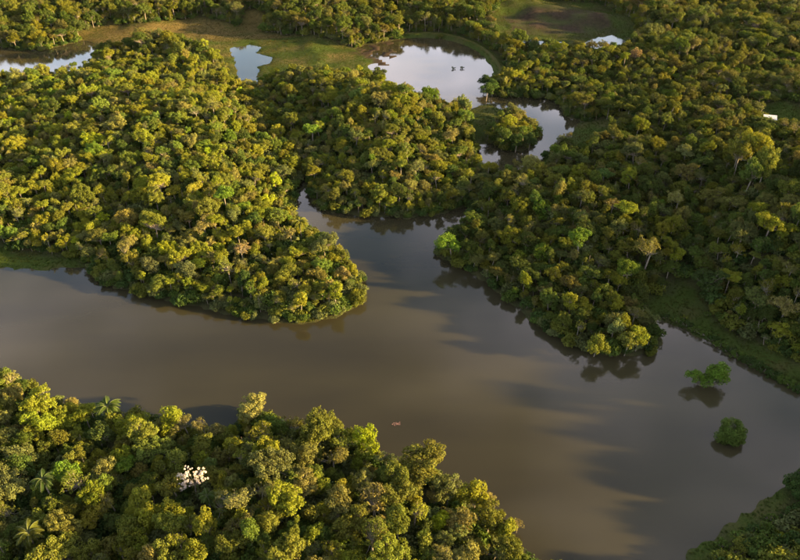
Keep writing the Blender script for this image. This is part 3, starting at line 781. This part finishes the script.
bush(730, 440, [(0, 0, 2.2, 3.2), (-2.4, .4, 1.6, 2.4), (2.3, .3, 1.8, 2.5), (0, 1.2, 4.2, 2.8), (.6, -1.4, 1.4, 2.3)], 'round dark bush with a golden top standing in the river', 'mid-green', seed=3)
bush(706, 386, [(1.6, .2, 3.4, 2.6), (2.6, .4, 5.2, 2.4), (.2, 0, 2.0, 2.2), (-3.4, .2, 3.2, 2.0), (-4.4, .3, 3.4, 1.7), (-2.0, 0, 1.8, 1.8), (3.6, -.2, 3.2, 1.8), (1.0, .5, 5.0, 1.8)], 'lopsided bright green bush with two heads standing in the river', 'bright green', seed=4, ls=.18).scale = (1.2, 1.2, 1.15)
bush(796, 494, [(0, 0, 2.6, 3.4), (2.6, 0.6, 4.0, 3.6), (-1.6, .8, 3.6, 2.4), (3.5, -1.4, 2.2, 3)], 'tall dark bush at the water edge of the bottom right grassy bank', 'dark green', name='bank_bush', seed=5)
hedge = [(664, 321), (676, 325), (686, 329), (694, 334), (703, 338), (712, 343), (720, 349), (729, 354), (737, 359), (746, 364), (755, 369), (764, 374), (773, 379), (782, 384), (791, 389), (800, 394)]
for q, (a, b) in enumerate(hedge):
    w = random.uniform(.8, 1.15)
    lab = 'low dark bush in the hedge along the meadow bank, ' + ('at its inner end' if q == 0 else 'at the right edge' if q == len(hedge) - 1 else ['', 'second', 'third', 'fourth', 'fifth', 'sixth', 'seventh', 'eighth', 'ninth', 'tenth', 'eleventh', 'twelfth', 'thirteenth', 'fourteenth', 'fifteenth'][q] + ' from the inner end')
    bush(a, b - 2, [(0, 0, .9 * w, 1.5 * w), (-1.4, .3, .8, 1.2 * w), (1.5, .2, .8, 1.2 * w)], lab, random.choice(['dark green', 'mid-green', 'dark green']), name='bank_bush', group='bushes along the meadow bank', base=-.4, seed=20 + q)
for q, (a, b, tint, w, lab) in enumerate([(722, 548, 'mid-green', 1.2, 'low green bush on the bottom right bank, beside the bottom edge'), (752, 536, 'dark green', 1.6, 'wide dark bush in the middle of the bottom right bank'), (778, 540, 'yellow-green', 1.3, 'yellow-green bush on the bottom right bank'),
                                (790, 520, 'dark green', 1.7, 'dark bush on the bottom right bank near the right edge'), (770, 522, 'mid-green', 1.1, 'small green bush on the slope of the bottom right bank'), (738, 556, 'olive', 1.4, 'olive bush at the bottom edge of the right bank'), (765, 557, 'mid-green', 1.8, 'broad green bush at the bottom edge right of the olive bush'),
                                (794, 552, 'mid-green', 2.0, 'tall green bush in the bottom right corner'), (706, 318, 'mid-green', 1.0, 'small green bush alone on the meadow'), (684, 320, 'olive', .9, 'small olive bush on the meadow bank near the hedge end')]):
    w *= .72
    bush(a, b, [(0, 0, .9 * w, 1.4 * w), (-1.2 * w, .3, .8 * w, 1.1 * w), (1.2 * w, .2, .9 * w, 1.1 * w), (.2, .8 * w, 1.3 * w, 1.2 * w)], lab, tint, name='bank_bush', base=-.4, seed=50 + q)
# two small bushes and a grassy islet in the round lake
for q, (a, b, lab) in enumerate([(453, 69, 'left of the two tiny bushes standing in the round lake'), (462, 68.5, 'right of the two tiny bushes standing in the round lake')]):
    bush(a, b, [(0, 0, .7, 1.0), (1.0, .2, .8, .8), (-.6, .1, 1.1, .7)], lab, 'dark green', seed=70 + q)

# ------------------------------------------------------------------ white-roofed house in the right-hand wood
M_ROOF = plain('white_roof', (0.40, 0.41, 0.44), .7, .3, 1.2); M_WALL = plain('pale_wall', (0.55, 0.50, 0.44), .9, .1); M_GLASS = plain('dark_pane', (0.03, 0.035, 0.04), .15, .1); M_WOOD = plain('weathered_wood', (0.30, 0.26, 0.22), .85, .25)
def boxes(name, bs, m, parent=None, **kw):
    V, Q = [], []
    for (x0, x1, y0, y1, z0, z1) in bs:
        b = len(V)
        V += [(x0, y0, z0), (x1, y0, z0), (x1, y1, z0), (x0, y1, z0), (x0, y0, z1), (x1, y0, z1), (x1, y1, z1), (x0, y1, z1)]
        Q += [tuple(b + q for q in f) for f in ((0, 3, 2, 1), (4, 5, 6, 7), (0, 1, 5, 4), (1, 2, 6, 5), (2, 3, 7, 6), (3, 0, 4, 7))]
    return link(name, mesh_np(name, V, np.full(len(Q), 4), np.array(Q), [m]), parent, **kw)
root = link('house', None, label='small white-roofed house half hidden among the trees near the right edge', category='house')
root.location = (hx_, hy_, float(height(np.array([hx_]), np.array([hy_]))[0])); root.rotation_euler = (0, 0, -.25)
V = [(-3, -2.2, -.6), (3, -2.2, -.6), (3, 2.2, -.6), (-3, 2.2, -.6), (-3, -2.2, 2.6), (3, -2.2, 2.6), (3, 2.2, 2.6), (-3, 2.2, 2.6), (-3, 0, 3.9), (3, 0, 3.9)]
me = bpy.data.meshes.new('wall'); me.from_pydata(V, [], [(0, 1, 5, 4), (1, 2, 6, 9, 5), (2, 3, 7, 6), (3, 0, 4, 8, 7), (4, 5, 9, 8), (6, 7, 8, 9)]); me.materials.append(M_WALL); link('wall', me, root)
for sgn, nm in ((-1, 'roof_panel'), (1, 'roof_panel')):
    V = [(-3.5, sgn * 2.9, 2.25), (3.5, sgn * 2.9, 2.25), (3.5, 0.02 * sgn, 4.02), (-3.5, 0.02 * sgn, 4.02)]; V += [(a, b, c + .12) for a, b, c in V]
    me = bpy.data.meshes.new(nm); me.from_pydata(V, [], [(0, 1, 2, 3), (4, 5, 6, 7), (0, 1, 5, 4), (1, 2, 6, 5), (2, 3, 7, 6), (3, 0, 4, 7)]); me.materials.append(M_ROOF); link(nm, me, root)
boxes('door', [(-.45, .45, -2.26, -2.2, 0, 2.0)], M_WOOD, root)
for a in (-2.0, 1.9):
    w_ = boxes('window', [(a - .5, a + .5, -2.26, -2.2, .9, 1.9)], M_WOOD, root); boxes('pane', [(a - .4, a + .4, -2.29, -2.265, 1.0, 1.8)], M_GLASS, w_)
# ------------------------------------------------------------------ small landing under the bright green tree, and floating litter
x, y = ground(460, 256)
root = link('landing_stage', None, label='small pale wooden landing at the waterline under the bright green tree', category='jetty'); root.location = (x, y, 0)
for q in range(6): boxes('plank', [(-1.5 + q * .5, -1.04 + q * .5, -.8, .8, .32, .38)], M_ROOF if q % 3 else M_WALL, root)
for a in (-1.3, 1.3):
    for b in (-.7, .7): boxes('post', [(a - .06, a + .06, b - .06, b + .06, -1.5, .315)], M_WOOD, root)
x, y = ground(397, 424); R = np.random.default_rng(8)
s = Shape(); k = 40; C = np.stack([R.normal(0, .55, k), R.normal(0, .3, k), R.uniform(.01, .06, k)], 1)
s.quads(leaves(C, np.tile((0., 0., 1.), (k, 1)) + R.normal(0, .15, (k, 3)), .2, R, .7), R.uniform(.2, .8, k))
o = link('floating_weed', s.mesh('floating_weed', [leaf_material('dull_pink_weed', (0.22, 0.13, 0.11))]), label='small dull pink patch floating on the open river', category='weed'); o.location = (x, y, 0)

# ------------------------------------------------------------------ thin evening haze round the whole place
hx0, hx1, hy0, hy1 = float(gx[0]) - 5, float(gx[-1]) + 5, float(gy[0]) - 5, float(gy[-1]) + 5
M_HAZE, n, l = mat('thin_haze'); o_ = n.new('ShaderNodeOutputMaterial'); pv = n.new('ShaderNodeVolumePrincipled')
pv.inputs['Color'].default_value = (0.92, 0.94, 0.98, 1); pv.inputs['Density'].default_value = 0.000003; pv.inputs['Anisotropy'].default_value = 0.2
l.new(pv.outputs[0], o_.inputs['Volume'])
boxes('haze', [(hx0, hx1, hy0, hy1, -4.0, H_CAM + 6)], M_HAZE, kind='stuff', label='thin evening haze over the whole valley')
SC.cycles.volume_bounces = 0
